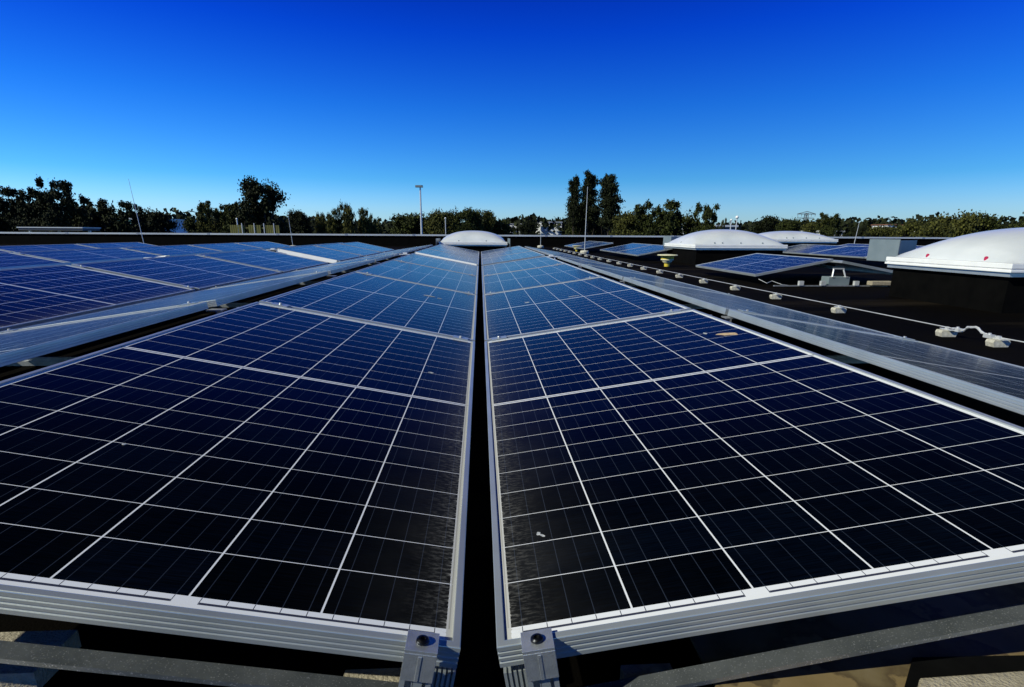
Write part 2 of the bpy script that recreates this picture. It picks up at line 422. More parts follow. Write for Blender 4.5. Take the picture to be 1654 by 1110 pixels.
rows['Z'] = (xy-.18-.99*math.cos(R(10)), .055, 10, 1, seq(4.6, 4, 2.03), 'row tilting away behind the fourth left ridge')
rows['A2'] = (rows['Z'][0]-.09, .055, 10.5, -1, seq(5.0, 3, 2.03), 'outermost valley row on the far left')
# right-hand field islands
rows['a'] = (3.40, .010, 11.0, 1, [6.78], 'small island behind the conductor blocks')
rows['ae'] = (5.42, .010, 10.0, -1, [6.70], 'small island left of the nearest dome')
rows['b'] = (3.50, .025, 11.0, 1, seq(12.5, 2), 'island left of the middle right dome')
rows['b2'] = (5.58, .025, 11.0, 1, seq(14.2, 2), 'back line of the middle dome island')
rows['c'] = (3.25, .020, 10.5, 1, seq(17.9, 2), 'farthest island by the thin mast')
rows['d'] = (7.85, .050, 10.5, 1, seq(9.2, 3), 'field between the middle and the nearest dome')
rows['d2'] = (10.1, .050, 10.5, 1, seq(10.6, 3), 'far right field behind the grey deflector')
for key, (xl, zl, ti, side, ys, words) in rows.items():
    for i, y0 in enumerate(ys):
        look = 'blue cell solar panel'
        if key in 'RL': look = 'dark blue solar panel'
        elif key in ('R2', 'L2'): look = 'hazy pale solar panel'
        elif key in 'STVXZ': look = 'grey looking solar panel'
        place_panel(xl, zl, ti, side, y0, f'{look}, {ORD[i]} in the {words}' if len(ys) > 1 else f'{look}, only one of the {words}',
                    'solar panels in tilted rows on the flat roof')

# ------------------------------------------------------------------ mounting frames under the joints
def make_mount(xl, zl, ta, xh, zh, xr, zr, label, y):
    """one mounting frame under a ridge: low foot left, ridge post, low foot right; z given at y"""
    zb = RZ+rz(y)
    e = empty('mounting_frame', (xh, y, zb)); tag(e, label, 'mounting frame', 'aluminium mounting frames under the panel joints')
    T = Matrix.Translation((-xh, -y, -zb))
    k = MB(); k.box(xl+.03, xr-.03, y-.02, y+.02, zb+.004, zb+.026, T); k.box(xl+.03, xr-.03, y-.008, y+.008, zb+.026, zb+.040, T); k.build('base_rail', M['alu_dull'], e)
    for sx in (-1, 1):
        k = MB(); a = xh+sx*.085
        k.box(min(a, a+sx*.006), max(a, a+sx*.006), y-.03, y+.03, zb+.04, zh-.045, T)
        k.box(min(a-sx*.02, a+sx*.05), max(a-sx*.02, a+sx*.05), y-.03, y+.03, zh-.045, zh-.0395, T)
        k.build('post', M['alu_dull'], e)
    k = MB(); k.box(xh-.06, xh+.06, y-.028, y+.028, zb+.05, zh-.10, T)
    k.box(xh-.032, xh+.032, y-.04, y+.04, zh-.062, zh-.056, T); k.box(xh-.006, xh+.006, y-.006, y+.006, zh-.062, zh-.030, T)
    k.build('ridge_bracket', M['alu_dull'], e)
    return e, T, zb
def clamp(e, T, x, y, z, tilt, far=False):
    Mx = T @ Matrix.Translation((x, y, z)) @ Matrix.Rotation(-tilt, 4, 'Y')
    k = MB(); k.box(-.035, .035, -.026, .026, .0006, .0042, Mx)
    c = k.build('clamp', M['alu'], e)
    k = MB(); k.lathe([(.0075, .0042), (.0075, .009), (.006, .011)], seg=8, M=Mx); k.build('bolt', M['alu_dull'], c)
def joint_ys(ys):
    out = [];
    for i in range(len(ys)-1):
        if ys[i+1]-ys[i] < 2.2: out.append((ys[i]+PLEN+ys[i+1])/2)
    return out
def ridge(keyA, keyB, words):
    # keyA rises to the right (its high edge is the ridge's left), keyB rises to the left
    xa, za, ta, _, ya, _ = rows[keyA]; xb, zb_, tb, _, yb, _ = rows[keyB]
    ha = (xa+PW*math.cos(R(ta)), za+PW*math.sin(R(ta))); hb = (xb-PW*math.cos(R(tb)), zb_+PW*math.sin(R(tb)))
    xm = (ha[0]+hb[0])/2; js = joint_ys(ya)
    for i, y in enumerate(js):
        e, T, zb = make_mount(xa, za, ta, xm, ha[1]+rz(y), xb, zb_, f'aluminium frame under the {ORD[i]} joint of the {words}', y)
        for s in (.07, .90):
            clamp(e, T, xa+PW*s*math.cos(R(ta)), y, za+PW*s*math.sin(R(ta))+rz(y), R(ta))
    for i, y in enumerate(joint_ys(yb)):
        e = empty('panel_clamp', (xb, y, 0)); T = Matrix.Translation((-xb, -y, 0))
        tag(e, f'pair of clamps at the {ORD[i]} joint of the {rows[keyB][5]}', 'clamp', 'clamps at the panel joints')
        for s in (.07, .90):
            clamp(e, T, xb-PW*s*math.cos(R(tb)), y, zb_+PW*s*math.sin(R(tb))+rz(y), -R(tb))
ridge('R', 'S', 'ridge right of the central gap')
ridge('R2', 'S', 'far ridge right of the central gap') if False else None
ridge('T', 'L', 'ridge left of the central gap')
ridge('V', 'U', 'second ridge on the left')
ridge('X', 'W', 'third ridge on the left')

def end_triangle(x, y, zr, side, label):
    """open triangular end support seen at the gaps between panel groups"""
    e = empty('end_support', (x, y, RZ+rz(y))); tag(e, label, 'panel support', 'open end supports at the gaps between panel groups')
    h = zr-.04-(RZ+rz(y))
    for s in (-1, 1):
        k = MB(); k.tube([(s*.09, 0, .02), (s*.055, 0, h)], .012, 6); k.build('leg', M['mast'], e)
    k = MB(); k.box(-.10, .10, -.02, .02, h, h+.008); k.box(-.03, .03, -.022, .022, h+.008, h+.03); k.build('head_plate', M['flange'], e)
    k = MB(); k.box(-.30, .42, -.022, .022, 0, .022); k.build('base_rail', M['alu_dull'], e)
    return e
end_triangle(-2.304-.98, 9.20, .24+rz(9), 1, 'white support in the gap of the second valley row on the left')
end_triangle(-3.37, 5.93, .235+rz(6), 1, 'white support in the gap behind the second left ridge')
end_triangle(-1.13, 8.60, .20+rz(9), 1, 'grey support on the left ridge where the pale far panels begin')
end_triangle(1.08, 8.62, .175+rz(9), 1, 'grey support on the right ridge where the pale far panels begin')
end_triangle(-3.37, 15.6, .26, 1, 'pale support at the far end of the left field')
# end support of the small island with its ballast tray, nearer and clearer
def island_support():
    y = 6.66; x = 4.36; z = RZ+rz(y)
    e = empty('island_support', (x, y, z)); tag(e, 'grey steel support with ballast box at the end of the small island', 'panel support'); e.scale = (.78, .78, .86)
    k = MB(); k.box(-.17, .17, -.10, .10, .012, .13); k.build('ballast_box', M['grey_sheet'], e, bevel=.006)
    for s in (-1, 1):
        k = MB(); k.tube([(s*.11, -.08, .12), (s*.075, -.04, .245)], .012, 6); k.box(s*.11-.02, s*.11+.02, -.11, -.05, .125, .135); k.build('leg', M['mast'], e)
    k = MB(); k.box(-.09, .09, -.055, -.03, .235, .25); k.build('cross_bar', M['mast'], e)
    k = MB(); k.box(-1.05, .78, -.13, -.10, .0, .014); k.build('base_rail', M['alu_dull'], e)
    for q in (-.62, -.27, .27, .62):
        k = MB(); k.box(q-.035, q+.035, -.14, -.09, .014, .075); k.build('foot_bracket', M['mast'], e)
island_support()
k = MB(); k.box(-.14, .14, -.05, .05, 0, .05); o = k.build('ballast_block', M['concrete'], matrix=Matrix.Translation((4.87, 6.56, RZ+rz(6.5)+.015)), bevel=.008)
tag(o, 'yellowish concrete block beside the island support', 'concrete block')

# ------------------------------------------------------------------ near end of the centre rows
def front_clamp(side):
    tl = R(8.672) if side > 0 else R(10.83)
    xc = .0655 if side > 0 else -.0745
    xl = .0155 if side > 0 else -.0277
    yf = .5685 if side > 0 else .571
    zt = abs(xc-xl)*math.tan(tl)+rz(yf)
    ang = tl*side
    e = empty('end_mount', (xc, yf, RZ+rz(yf)))
    tag(e, ('right' if side > 0 else 'left')+' end clamp with black round bolt at the near corner of the central gap', 'clamp')
    T = Matrix.Translation((-xc, -yf, -(RZ+rz(yf)))) @ Matrix.Translation((xc, yf, zt)) @ Matrix.Rotation(-ang, 4, 'Y')
    k = MB()
    k.box(-.0195, .0195, -.020, .014, .0008, .0052, T)              # top plate over the frame lip
    k.box(-.0195, .0195, -.0205, -.0165, -.038, .0008, T)           # front face
    k.box(-.0022, .0022, -.0212, -.0205, -.038, -.002, T)
    pl = k.build('clamp_plate', M['clamp'], e, bevel=.0008)
    k = MB(); k.lathe([(.0078, .0052), (.0082, .0066), (.0076, .0088), (.0058, .0102), (.0034, .0106), (.0030, .0080)], c=(0, -.0035, 0), seg=28, M=T)
    k.build('bolt', M['black_steel'], pl, smooth=False)
    k = MB()
    for a, c in ((-.0195, -.0130), (-.0050, -.0035), (-.0028, .0080), (.0125, .0185)):
        k.box(a, c, -.016, -.004, -.118-zt, -.0375, T)
    k.box(-.019, .019, -.003, .0, -.118-zt, -.0375, T)
    k.build('slotted_post', M['alu'], e)
    # ribbed vertical rail at the gap
    k = MB(); x0 = -side*.048
    for q in range(5):
        a = x0+side*q*.0062
        k.box(min(a, a+side*.0036), max(a, a+side*.0036), .004-.001*(q % 2), .014, -.118-zt, -.042, T)
    k.box(min(x0, x0+side*.034), max(x0, x0+side*.034), .014, .017, -.118-zt, -.042, T)
    k.build('ribbed_rail', M['alu'], e)
front_clamp(1); front_clamp(-1)

# galvanised edge strip running under the near frame, rising with the panels
def edge_strip(side):
    if side > 0: z0, sl, y0 = -.117, .183, .600
    else: z0, sl, y0 = -.094, .177, .600
    e = empty('edge_strip', (side*.5, y0, z0)); tag(e, ('right' if side > 0 else 'left')+' galvanised steel strip sloping up below the near panel edge', 'steel strip')
    a = math.atan(sl)
    T = Matrix.Translation((-side*.5, 0, 0)) @ Matrix.Rotation(-side*a, 4, 'Y')
    k = MB()
    x0, x1 = sorted((side*.10, side*1.10))
    k.box(x0, x1, -.026, 0, -.0015, 0, T)
    k.box(x0, x1, -.0275, -.026, -.006, .0005, T)
    k.build('flange', M['galv'], e)
    k = MB(); k.box(x0, x1, -.0015, 0, -.012, -.0015, T); k.build('back_web', M['galv'], e)
edge_strip(1); edge_strip(-1)
def quadplate(name, pts, z, th, mat, label, cat, bevel=0):
    cx = sum(p[0] for p in pts)/len(pts); cy = sum(p[1] for p in pts)/len(pts)
    k = MB(); k.prism([(p[0]-cx, p[1]-cy) for p in pts], 0, th)
    o = k.build(name, mat, matrix=Matrix.Translation((cx, cy, z)), bevel=bevel); return tag(o, label, cat)
quadplate('steel_tray', [(.30, .30), (1.25, .30), (1.25, .90), (.30, .80)], -.080, .005, M['tray'], 'steel tray with painted brownish reflection below the right near panel', 'steel tray')
quadplate('steel_tray', [(-1.25, .30), (-.56, .30), (-.575, .60), (-1.25, .66)], -.110, .005, M['tray'], 'steel tray with painted brownish reflection at the lower left corner', 'steel tray')

# ------------------------------------------------------------------ skylight domes
def dome_geom(w, l, h, seg=28):
    m = MB(); n = seg
    for j in range(n+1):
        for i in range(n+1):
            x = -1+2*i/n; y = -1+2*j/n
            q = (max(0, 1-abs(x)**2.3)*max(0, 1-abs(y)**2.3))
            m.v.append((x*w/2, y*l/2, h*q**.62 if q > 0 else 0))
    for j in range(n):
        for i in range(n):
            a = j*(n+1)+i; m.f.append((a, a+1, a+n+2, a+n+1))
    return m
def skylight(cx, cy, w, l, zb, h, label, screws, deflect, screw_mat):
    """zb: underside of the white flange"""
    zr = RZ+rz(cy)
    e = empty('skylight_dome', (cx, cy, zr)); tag(e, label, 'skylight', 'white domed skylights on the roof')
    b0 = zb-zr
    k = MB(); k.box(-w/2+.06, w/2-.06, -l/2+.06, l/2-.06, -.02, b0-.03); k.build('kerb', M['kerb'], e)
    k = MB(); k.box(-w/2+.02, w/2-.02, -l/2+.02, l/2-.02, b0-.03, b0+.002); k.build('kerb_rail', M['alu'], e)
    k = MB(); k.box(-w/2, w/2, -l/2, l/2, b0+.004, b0+.026); k.box(-w/2+.012, w/2-.012, -l/2+.012, l/2-.012, b0+.026, b0+.034)
    k.box(-w/2+.004, w/2-.004, -l/2+.004, l/2-.004, b0+.034, b0+.075)
    k.build('flange', M['flange'], e, bevel=.004)
    d = dome_geom(w-.07, l-.07, h); o = d.build('dome', M['acrylic'], e, smooth=True); o.location = (0, 0, b0+.076)
    for (sx, sy) in screws:
        k = MB(); k.lathe([(.015, -.02), (.015, .012), (.008, .022)], seg=10); k.build('screw_cap', screw_mat, e).location = (sx*(w/2-.058), sy*(l/2-.058), b0+.098)
    for (x0, y0, x1, y1, zlo, zhi) in deflect:
        dx, dy = x1-x0, y1-y0; L_ = math.hypot(dx, dy); nx, ny = -dy/L_*.004, dx/L_*.004
        k = MB(); k.prism([(x0-nx, y0-ny), (x1-nx, y1-ny), (x1+nx, y1+ny), (x0+nx, y0+ny)], b0+zlo, b0+zhi)
        k.build('wind_deflector', M['grey_sheet'], e)
    return e
scr = [(-1, -.8), (-1, 0.3), (-1, .65), (-.7, -1), (-.55, -1), (0, -1), (.5, -1), (.8, -1)]
skylight(-.19, 16.3, 1.86, 1.8, .215+rz(15)-.05, .30, 'white domed skylight at the far end of the central rows', [(-.45, -1), (.4, -1)],
         [(-.99, -.99, -.99, .7, -.02, .16), (.99, -.99, .99, .3, -.05, .17)], M['grey_sheet'])
skylight(5.10, 4.88, 1.90, 1.40, .212, .29, 'nearest white skylight dome with magenta screw caps, cut by the right edge', [(-1, .35), (-1, -.62), (-.72, -1), (-.5, -1)],
         [(-.67, .90, -.67, 1.37, .01, .245), (-.664, .905, -.05, 1.45, .01, .235)], M['red'])
skylight(5.20, 12.0, 1.9, 1.9, .235, .30, 'middle white skylight dome on the right with grey deflector at its left', [(-.6, -1), (-.42, -1), (0, -1), (.5, -1), (-1, 0)],
         [(-.78, 1.00, -.78, 1.55, .0, .23), (-.774, 1.005, .0, 1.5, .0, .22)], M['grey_sheet'])
skylight(9.0, 16.3, 2.0, 1.8, .325, .22, 'farthest small looking white skylight dome behind the middle one', [(-.5, -1), (-.3, -1), (.1, -1), (.5, -1)],
         [(-1.10, .2, -1.04, .98, -.03, .15)], M['grey_sheet'])

# ------------------------------------------------------------------ lightning conductor: concrete holders, round wire, expansion loop
hy = [2.93, 3.25, 4.30, 5.26, 6.12, 7.00, 7.88, 8.75, 9.63, 10.5, 11.35, 12.25, 13.2, 14.1, 15.0, 16.0, 17.0, 18.0, 19.0, 20.0, 21.0, 22.0]
def hx(y): return 2.90-.055*min(1, max(0, (y-3)/4))-.03*min(1, max(0, (y-7)/5))+.05*max(0, (y-13)/8)
def make_holder():
    e = empty('conductor_holder')
    prof = [(-.050, 0), (.050, 0), (.060, .030), (.052, .046), (-.052, .046), (-.060, .030)]
    k = MB()
    Mx = Matrix.Rotation(R(90), 4, 'X')
    k.prism(prof, -.032, .032, Mx); k.build('concrete_block', M['concrete_pale'], e, bevel=.002)
    k = MB(); k.box(-.014, .014, -.055, .055, .047, .052); k.box(-.008, .008, -.012, .012, .052, .068); k.build('wire_clip', M['mast'], e)
    return e
H0 = make_holder()
for i, y in enumerate(hy):
    h = H0 if i == 0 else dup(H0)
    h.scale = (.85, .85, .9)
    h.location = (hx(y) + (.03 if i == 0 else 0), y, RZ+rz(y)); h.rotation_euler = (0, 0, R(random.uniform(-6, 6)))
    tag(h, f'small pale concrete block under the roof wire, {ORD[i] if i < 20 else str(i+1)+"th"} from the right picture edge', 'conductor block', 'concrete holders of the lightning wire')
wz = .057
k = MB(); k.tube([(hx(y), y, RZ+rz(y)+wz) for y in [3.20]+hy[2:]], .0034, 6)
tag(k.build('lightning_wire', M['mast']), 'long round metal wire held by the row of concrete blocks', 'wire')
k = MB(); k.tube([(2.97, 2.3, RZ+wz), (2.945, 2.83, RZ+wz), (2.93, 3.0, RZ+wz)], .0034, 6)
tag(k.build('lightning_wire', M['mast']), 'short wire end over the nearest block at the right edge', 'wire')
e = empty('expansion_joint', (2.92, 3.09, RZ+wz)); tag(e, 'twisted metal expansion strap joining the two wire ends', 'wire connector')
k = MB(); pts = []
for i in range(15):
    a = i/14; pts.append((.004*math.sin(a*9), -.10+.20*a, .035*math.sin(math.pi*a)**2+.004*math.sin(a*20)))
k.tube(pts, [.004+.005*abs(math.sin(i*1.7)) for i in range(15)], 7); k.build('strap', M['mast'], e)
for s in (-.11, .11):
    k = MB(); k.box(-.016, .016, s-.025, s+.025, -.01, .010); k.lathe([(.008, .010), (.008, .018)], c=(0, s, 0), seg=6); k.build('connector', M['mast'], e)

# lightning masts
def mast(x, y, top, lean, label, r=.012, base='concrete'):
    z = RZ+rz(y); e = empty('lightning_mast', (x, y, z)); tag(e, label, 'lightning rod', 'thin lightning rods on the roof')
    k = MB(); h = top-z
    k.tube([(0, 0, .05), (lean[0]*.5, lean[1]*.5, h*.5), (lean[0], lean[1], h)], [r, r*.8, r*.45], 6); k.build('rod', M['mast'], e)
    k = MB(); k.lathe([(.13, 0), (.14, .05), (.12, .085), (.03, .10)], seg=14); k.build('base', M['concrete_pale'], e)
mast(3.20, 17.3, 1.87, (.02, 0), 'tall straight lightning rod right of the central rows, before the poplars', .013)
mast(2.55, 24.0, .95, (.0, 0), 'short lightning rod beside the far dome, right of the centre', .011)
mast(-10.2, 17.9, 2.0, (-.16, 0), 'tall leaning lightning rod over the left field', .010)
mast(-7.1, 22.0, 1.28, (-.08, 0), 'small leaning lightning rod near the yellow fence', .009)
mast(16.3, 24.0, 1.12, (.1, 0), 'short lightning rod behind the far right dome', .014)

# roof vents
def vent(x, y, s, label):
    z = RZ+rz(y); e = empty('roof_vent', (x, y, z)); tag(e, label, 'roof vent', 'yellow mushroom roof vents')
    k = MB(); k.lathe([(.050*s, 0), (.052*s, .07*s)], seg=20); k.build('pipe', M['yellow'], e, smooth=False)
    k = MB(); k.lathe([(.07*s, .07*s), (.095*s, .10*s), (.095*s, .118*s), (.12*s, .122*s), (.12*s, .14*s)], seg=24); k.build('collar', M['cream'], e)
    k = MB(); k.lathe([(.12*s, .141*s), (.125*s, .20*s)], seg=24); k.build('body', M['yellow'], e)
    k = MB(); k.lathe([(.185*s, .202*s), (.195*s, .210*s), (.18*s, .222*s), (.06*s, .230*s)], seg=28); k.build('cap', M['cream'], e)
vent(3.56, 10.6, 1.0, 'yellow mushroom vent on the black roof between wire and middle dome')
vent(3.30, 19.3, .85, 'distant yellow mushroom vent beside the tall lightning rod')
# loose cables under the island corner
k = MB(); k.tube([(3.42, 6.72, -.03), (3.50, 6.66, -.075), (3.58, 6.70, -.05), (3.68, 6.64, -.09), (3.80, 6.66, -.105)], .004, 6)
tag(k.build('cable', M['mast']), 'pale loose cable hanging at the corner of the small island', 'cable')

# pavers and debris at the near edge
def paver(cx, cy, z, w, l, h, label, ch=.03, rzz=0, mat='concrete'):
    k = MB(); k.prism([(-w/2+ch, l/2), (-w/2, l/2-ch), (-w/2, -l/2), (w/2, -l/2), (w/2, l/2)], 0, h)
    o = k.build('concrete_paver', M[mat], matrix=Matrix.Translation((cx, cy, z)) @ Matrix.Rotation(R(rzz), 4, 'Z'), bevel=.0025)
    tag(o, label, 'paver', 'concrete ballast pavers under the near panels')
paver(.528+.24, .552-.14, -.0696, .48, .28, .0246, 'pale concrete paver on a black sheet at the bottom right corner', .022, 2)
quadplate('black_sheet', [(.46, .33), (1.12, .33), (1.12, .592), (.588, .604), (.531, .548)], -.0748, .005, M['rubber'], 'black sheet under the bottom right paver', 'mat')  # flat black sheet, wider than the paver lying on it
paver(-.93, .70, -.120, .64, .085, .030, 'concrete paver in the gap below the left near panel', .0005, 0)
paver(-.14, .60, -.116, .10, .085, .026, 'concrete paver end beside the left clamp at the bottom edge', .0005, 0)
paver(.225, .60, -.116, .07, .065, .026, 'small bit of concrete paver behind the right steel strip', .0005, 0)
# leaf and droppings lie on the panels
def on_plane(px, py, side): 
    t = R(8.672) if side > 0 else R(10.83); x0 = .0155 if side > 0 else -.0277
    z = abs(px-x0)*math.tan(t)+rz(py)-.0030
    return Matrix.Translation((px, py, z)) @ Matrix.Rotation(-t*side, 4, 'Y')
def blob(name, x, y, w, l, side, mat, label, cat, group, n=11, th=.0012, rot=0):
    k = MB(); o = []
    rn = random.Random(int(x*1000)+int(y*77))
    for i in range(n):
        a = 2*math.pi*i/n; q = rn.uniform(.65, 1.15); o.append((w/2*q*math.cos(a), l/2*q*math.sin(a)))
    k.prism(o, 0, th); ob = k.build(name, M[mat], matrix=on_plane(x, y, side) @ Matrix.Rotation(R(rot), 4, 'Z')); tag(ob, label, cat, group)

blob('dry_leaf', .911, 1.965, .050, .085, 1, 'leaf_dry', 'pale brown dry leaf lying near the top edge of the first right panel', 'leaf', None, rot=60)
blob('bird_dropping', .850, 2.03, .015, .03, 1, 'dropping', 'tiny white dropping just left of the dry leaf', 'bird dropping', None)
blob('bird_dropping', .092, .815, .008, .010, 1, 'dropping', 'white speck low on the first right panel near the gap', 'bird dropping', None)
blob('bird_dropping', .098, .808, .005, .012, 1, 'dropping', 'second white speck beside it near the gap on the first right panel', 'bird dropping', None, rot=40)
blob('bird_dropping', -.173, 1.851, .025, .010, -1, 'dropping', 'white dash on the first left panel near the gap', 'bird dropping', None)
blob('bird_dropping', -.355, 3.90, .085, .035, -1, 'dropping', 'large smeared white dropping on the second left panel', 'bird dropping', None, n=15)
blob('bird_dropping', -.285, 3.87, .04, .018, -1, 'dropping', 'small white dropping right of the large smear', 'bird dropping', None)
blob('bird_dropping', .61, 3.63, .08, .015, 1, 'dropping', 'thin white streak on the second right panel', 'bird dropping', None)
blob('bird_dropping', .308, 3.675, .04, .035, 1, 'dropping', 'faint white spot left of the streak on the second right panel', 'bird dropping', None)
blob('bird_dropping', -.648, .976, .007, .006, -1, 'dropping', 'tiny white speck in the middle of the first left panel', 'bird dropping', None)
# white end sheets closing the panel groups at the gaps (they face the camera)
def end_sheet(x0, x1, z0, z1, y, label):
    e = empty('end_sheet', ((x0+x1)/2, y, 0)); tag(e, label, 'end sheet', 'white sheets closing the panel groups')
    T = Matrix.Translation((-(x0+x1)/2, -y, 0)); k = MB(); r0 = rz(y)
    for th in (0, .003):
        k.quad(*[tuple(T @ Vector(p)) for p in ((x0, y-.09+th, z0+r0-.05), (x1, y-.09+th, z1+r0-.05), (x1, y+th, z1+r0+.002), (x0, y+th, z0+r0+.002))])
    k.build('sheet', M['flange'], e)
    k = MB(); k.box(x0, x1, y+.004, y+.012, min(z0, z1)+r0-.1, min(z0, z1)+r0-.04, T); k.build('support_bar', M['alu_dull'], e)
end_sheet(-3.25, -2.33, .215, .036, 9.33, 'sloping white sheet at the gap in the second valley row')
end_sheet(-4.43, -3.48, .057, .222, 6.48, 'sloping white sheet at the gap behind the second left ridge')
end_sheet(-.98, -.06, .196, .020, 8.66, 'thin pale sheet where the far left panels begin')

# ------------------------------------------------------------------ trees
def crown_mesh(name, kind, n, seed):
    """many leaf sized faces spread through lobes; unit crown: x,y in [-.5,.5], z in [0,1]"""
    r = np.random.RandomState(seed); P = []
    if kind == 'poplar':
        lobes = [((r.normal()*.10, r.normal()*.10, z+r.uniform(-.03, .03)), ((.22*math.sin(math.pi*min(1, (z+.30)/1.30))**.55+.03)*r.uniform(.6, 1.2), .06)) for z in np.linspace(.04, .94, 20) for _ in range(3)]
    elif kind == 'spiky':
        lobes = [((r.uniform(-.38, .38), r.uniform(-.36, .36), r.uniform(.08, .74)), (r.uniform(.09, .15), .09)) for _ in range(44)]
        for _ in range(9):
            a = r.uniform(0, 6.28); x, y = r.uniform(0, .38)*math.cos(a), r.uniform(0, .38)*math.sin(a); h = r.uniform(.55, 1.0)
            for q in np.linspace(.62, 1, 5): lobes.append(((x*(.4+.9*q*q), y*(.4+.9*q*q), h*q-.03), (.050*(1.6-q), .035)))
    elif kind == 'loose':
        lobes = [((r.uniform(-.36, .36), r.uniform(-.34, .34), r.uniform(.05, .62)), (r.uniform(.07, .14), .085)) for _ in range(60)]
        lobes += [((r.uniform(-.3, .3), r.uniform(-.3, .3), r.uniform(.6, .97)), (r.uniform(.035, .07), .05)) for _ in range(34)]
    elif kind == 'dense':
        lobes = []
        for _ in range(48):
            a = r.uniform(0, 6.28); z = r.uniform(.05, .88); rad = .40*math.sqrt(max(.04, 1-((z-.36)/.62)**2))*r.uniform(.35, 1.0)
            lobes.append(((rad*math.cos(a), rad*math.sin(a), z), (r.uniform(.08, .15), r.uniform(.06, .11))))
    else:  # willow, vertical plumes
        lobes = []
        for _ in range(18):
            a = r.uniform(0, 6.28); q = r.uniform(0, .38); x, y = q*math.cos(a), q*math.sin(a); h = r.uniform(.62, 1.0)*(1-.6*q)
            for z in np.linspace(.05, h, 6): lobes.append(((x, y, z), (.075*(1.25-z/h*.7)+.01, .07)))
    per = n//len(lobes)+1
    for c, (rad, rv) in lobes:
        d = r.normal(size=(per, 3)); d /= np.linalg.norm(d, axis=1)[:, None]
        q = np.abs(r.normal(.72, .34, size=per))[:, None]
        P.append(np.array(c)+d*q*np.array([rad, rad, rv]))
    P = np.concatenate(P)
    P = P[P[:, 2] > 0]
    m = len(P); s = r.uniform(.6, 1.3, m)[:, None]*{'poplar': .026, 'spiky': .017, 'loose': .015, 'dense': .017, 'willow': .018}[kind]
    a = r.normal(size=(m, 3)); a /= np.linalg.norm(a, axis=1)[:, None]; bb = np.cross(a, r.normal(size=(m, 3))); bb /= np.linalg.norm(bb, axis=1)[:, None]
    if kind in ('spiky', 'willow'): a[:, 2] = np.abs(a[:, 2])+.8; a /= np.linalg.norm(a, axis=1)[:, None]; a *= 1.5; bb *= .6
    V = np.stack([P-a*s, P+bb*s*.7, P+a*s, P-bb*s*.7], 1).reshape(-1, 3)
    F = np.arange(4*m).reshape(-1, 4)
    me = bpy.data.meshes.new(name); me.from_pydata(V.tolist(), [], F.tolist()); me.update(); return me
CROWN = {}
def crown(kind, var, leaf):
    key = (kind, var, leaf)
    if key not in CROWN:
        me = crown_mesh('crown', kind, {'dense': 22000, 'loose': 22000, 'spiky': 12000, 'poplar': 12000, 'willow': 14000}[kind], 11+var*7+len(kind))
        me.materials.append(M[leaf]); CROWN[key] = me
    return CROWN[key]
def trunk_mesh(seed):
    r = random.Random(seed); k = MB()
    k.tube([(0, 0, 0), (.01, .01, .35), (r.uniform(-.03, .03), 0, .62), (r.uniform(-.04, .04), 0, .92)], [.028, .02, .013, .004], 7)
    for _ in range(7):
        a = r.uniform(0, 6.28); z = r.uniform(.35, .7); q = r.uniform(.15, .3)
        k.tube([(.005, 0, z), (q*.5*math.cos(a), q*.5*math.sin(a), z+.08), (q*math.cos(a), q*math.sin(a), z+r.uniform(.12, .25))], [.010, .007, .003], 5)
    me = bpy.data.meshes.new('trunk'); me.from_pydata(k.v, [], k.f); me.materials.append(M['bark']); return me
TR = [trunk_mesh(i) for i in range(3)]
def tree(x, y, top, width, kind, leaf, var, label, cat='tree', name='tree', low=None):
    h = top+8; cb = (low if low is not None else max(-6.5, top-max(width*1.5, 5.0)))   # crown from cb to top
    e = empty(name, (x, y, -8), random.uniform(0, 6.28)); tag(e, label, cat, 'trees beyond the roof edge' if cat == 'tree' else 'bushes beyond the roof edge')
    c = bpy.data.objects.new('crown', crown(kind, var, leaf)); sc.collection.objects.link(c); c.parent = e
    c.location = (0, 0, cb+8); c.scale = (width*1.12, width*1.12, top-cb)
    t = bpy.data.objects.new('trunk', TR[var % 3]); sc.collection.objects.link(t); t.parent = e; t.scale = (width*1.1+1.2, width*1.1+1.2, h*.93)
    return e
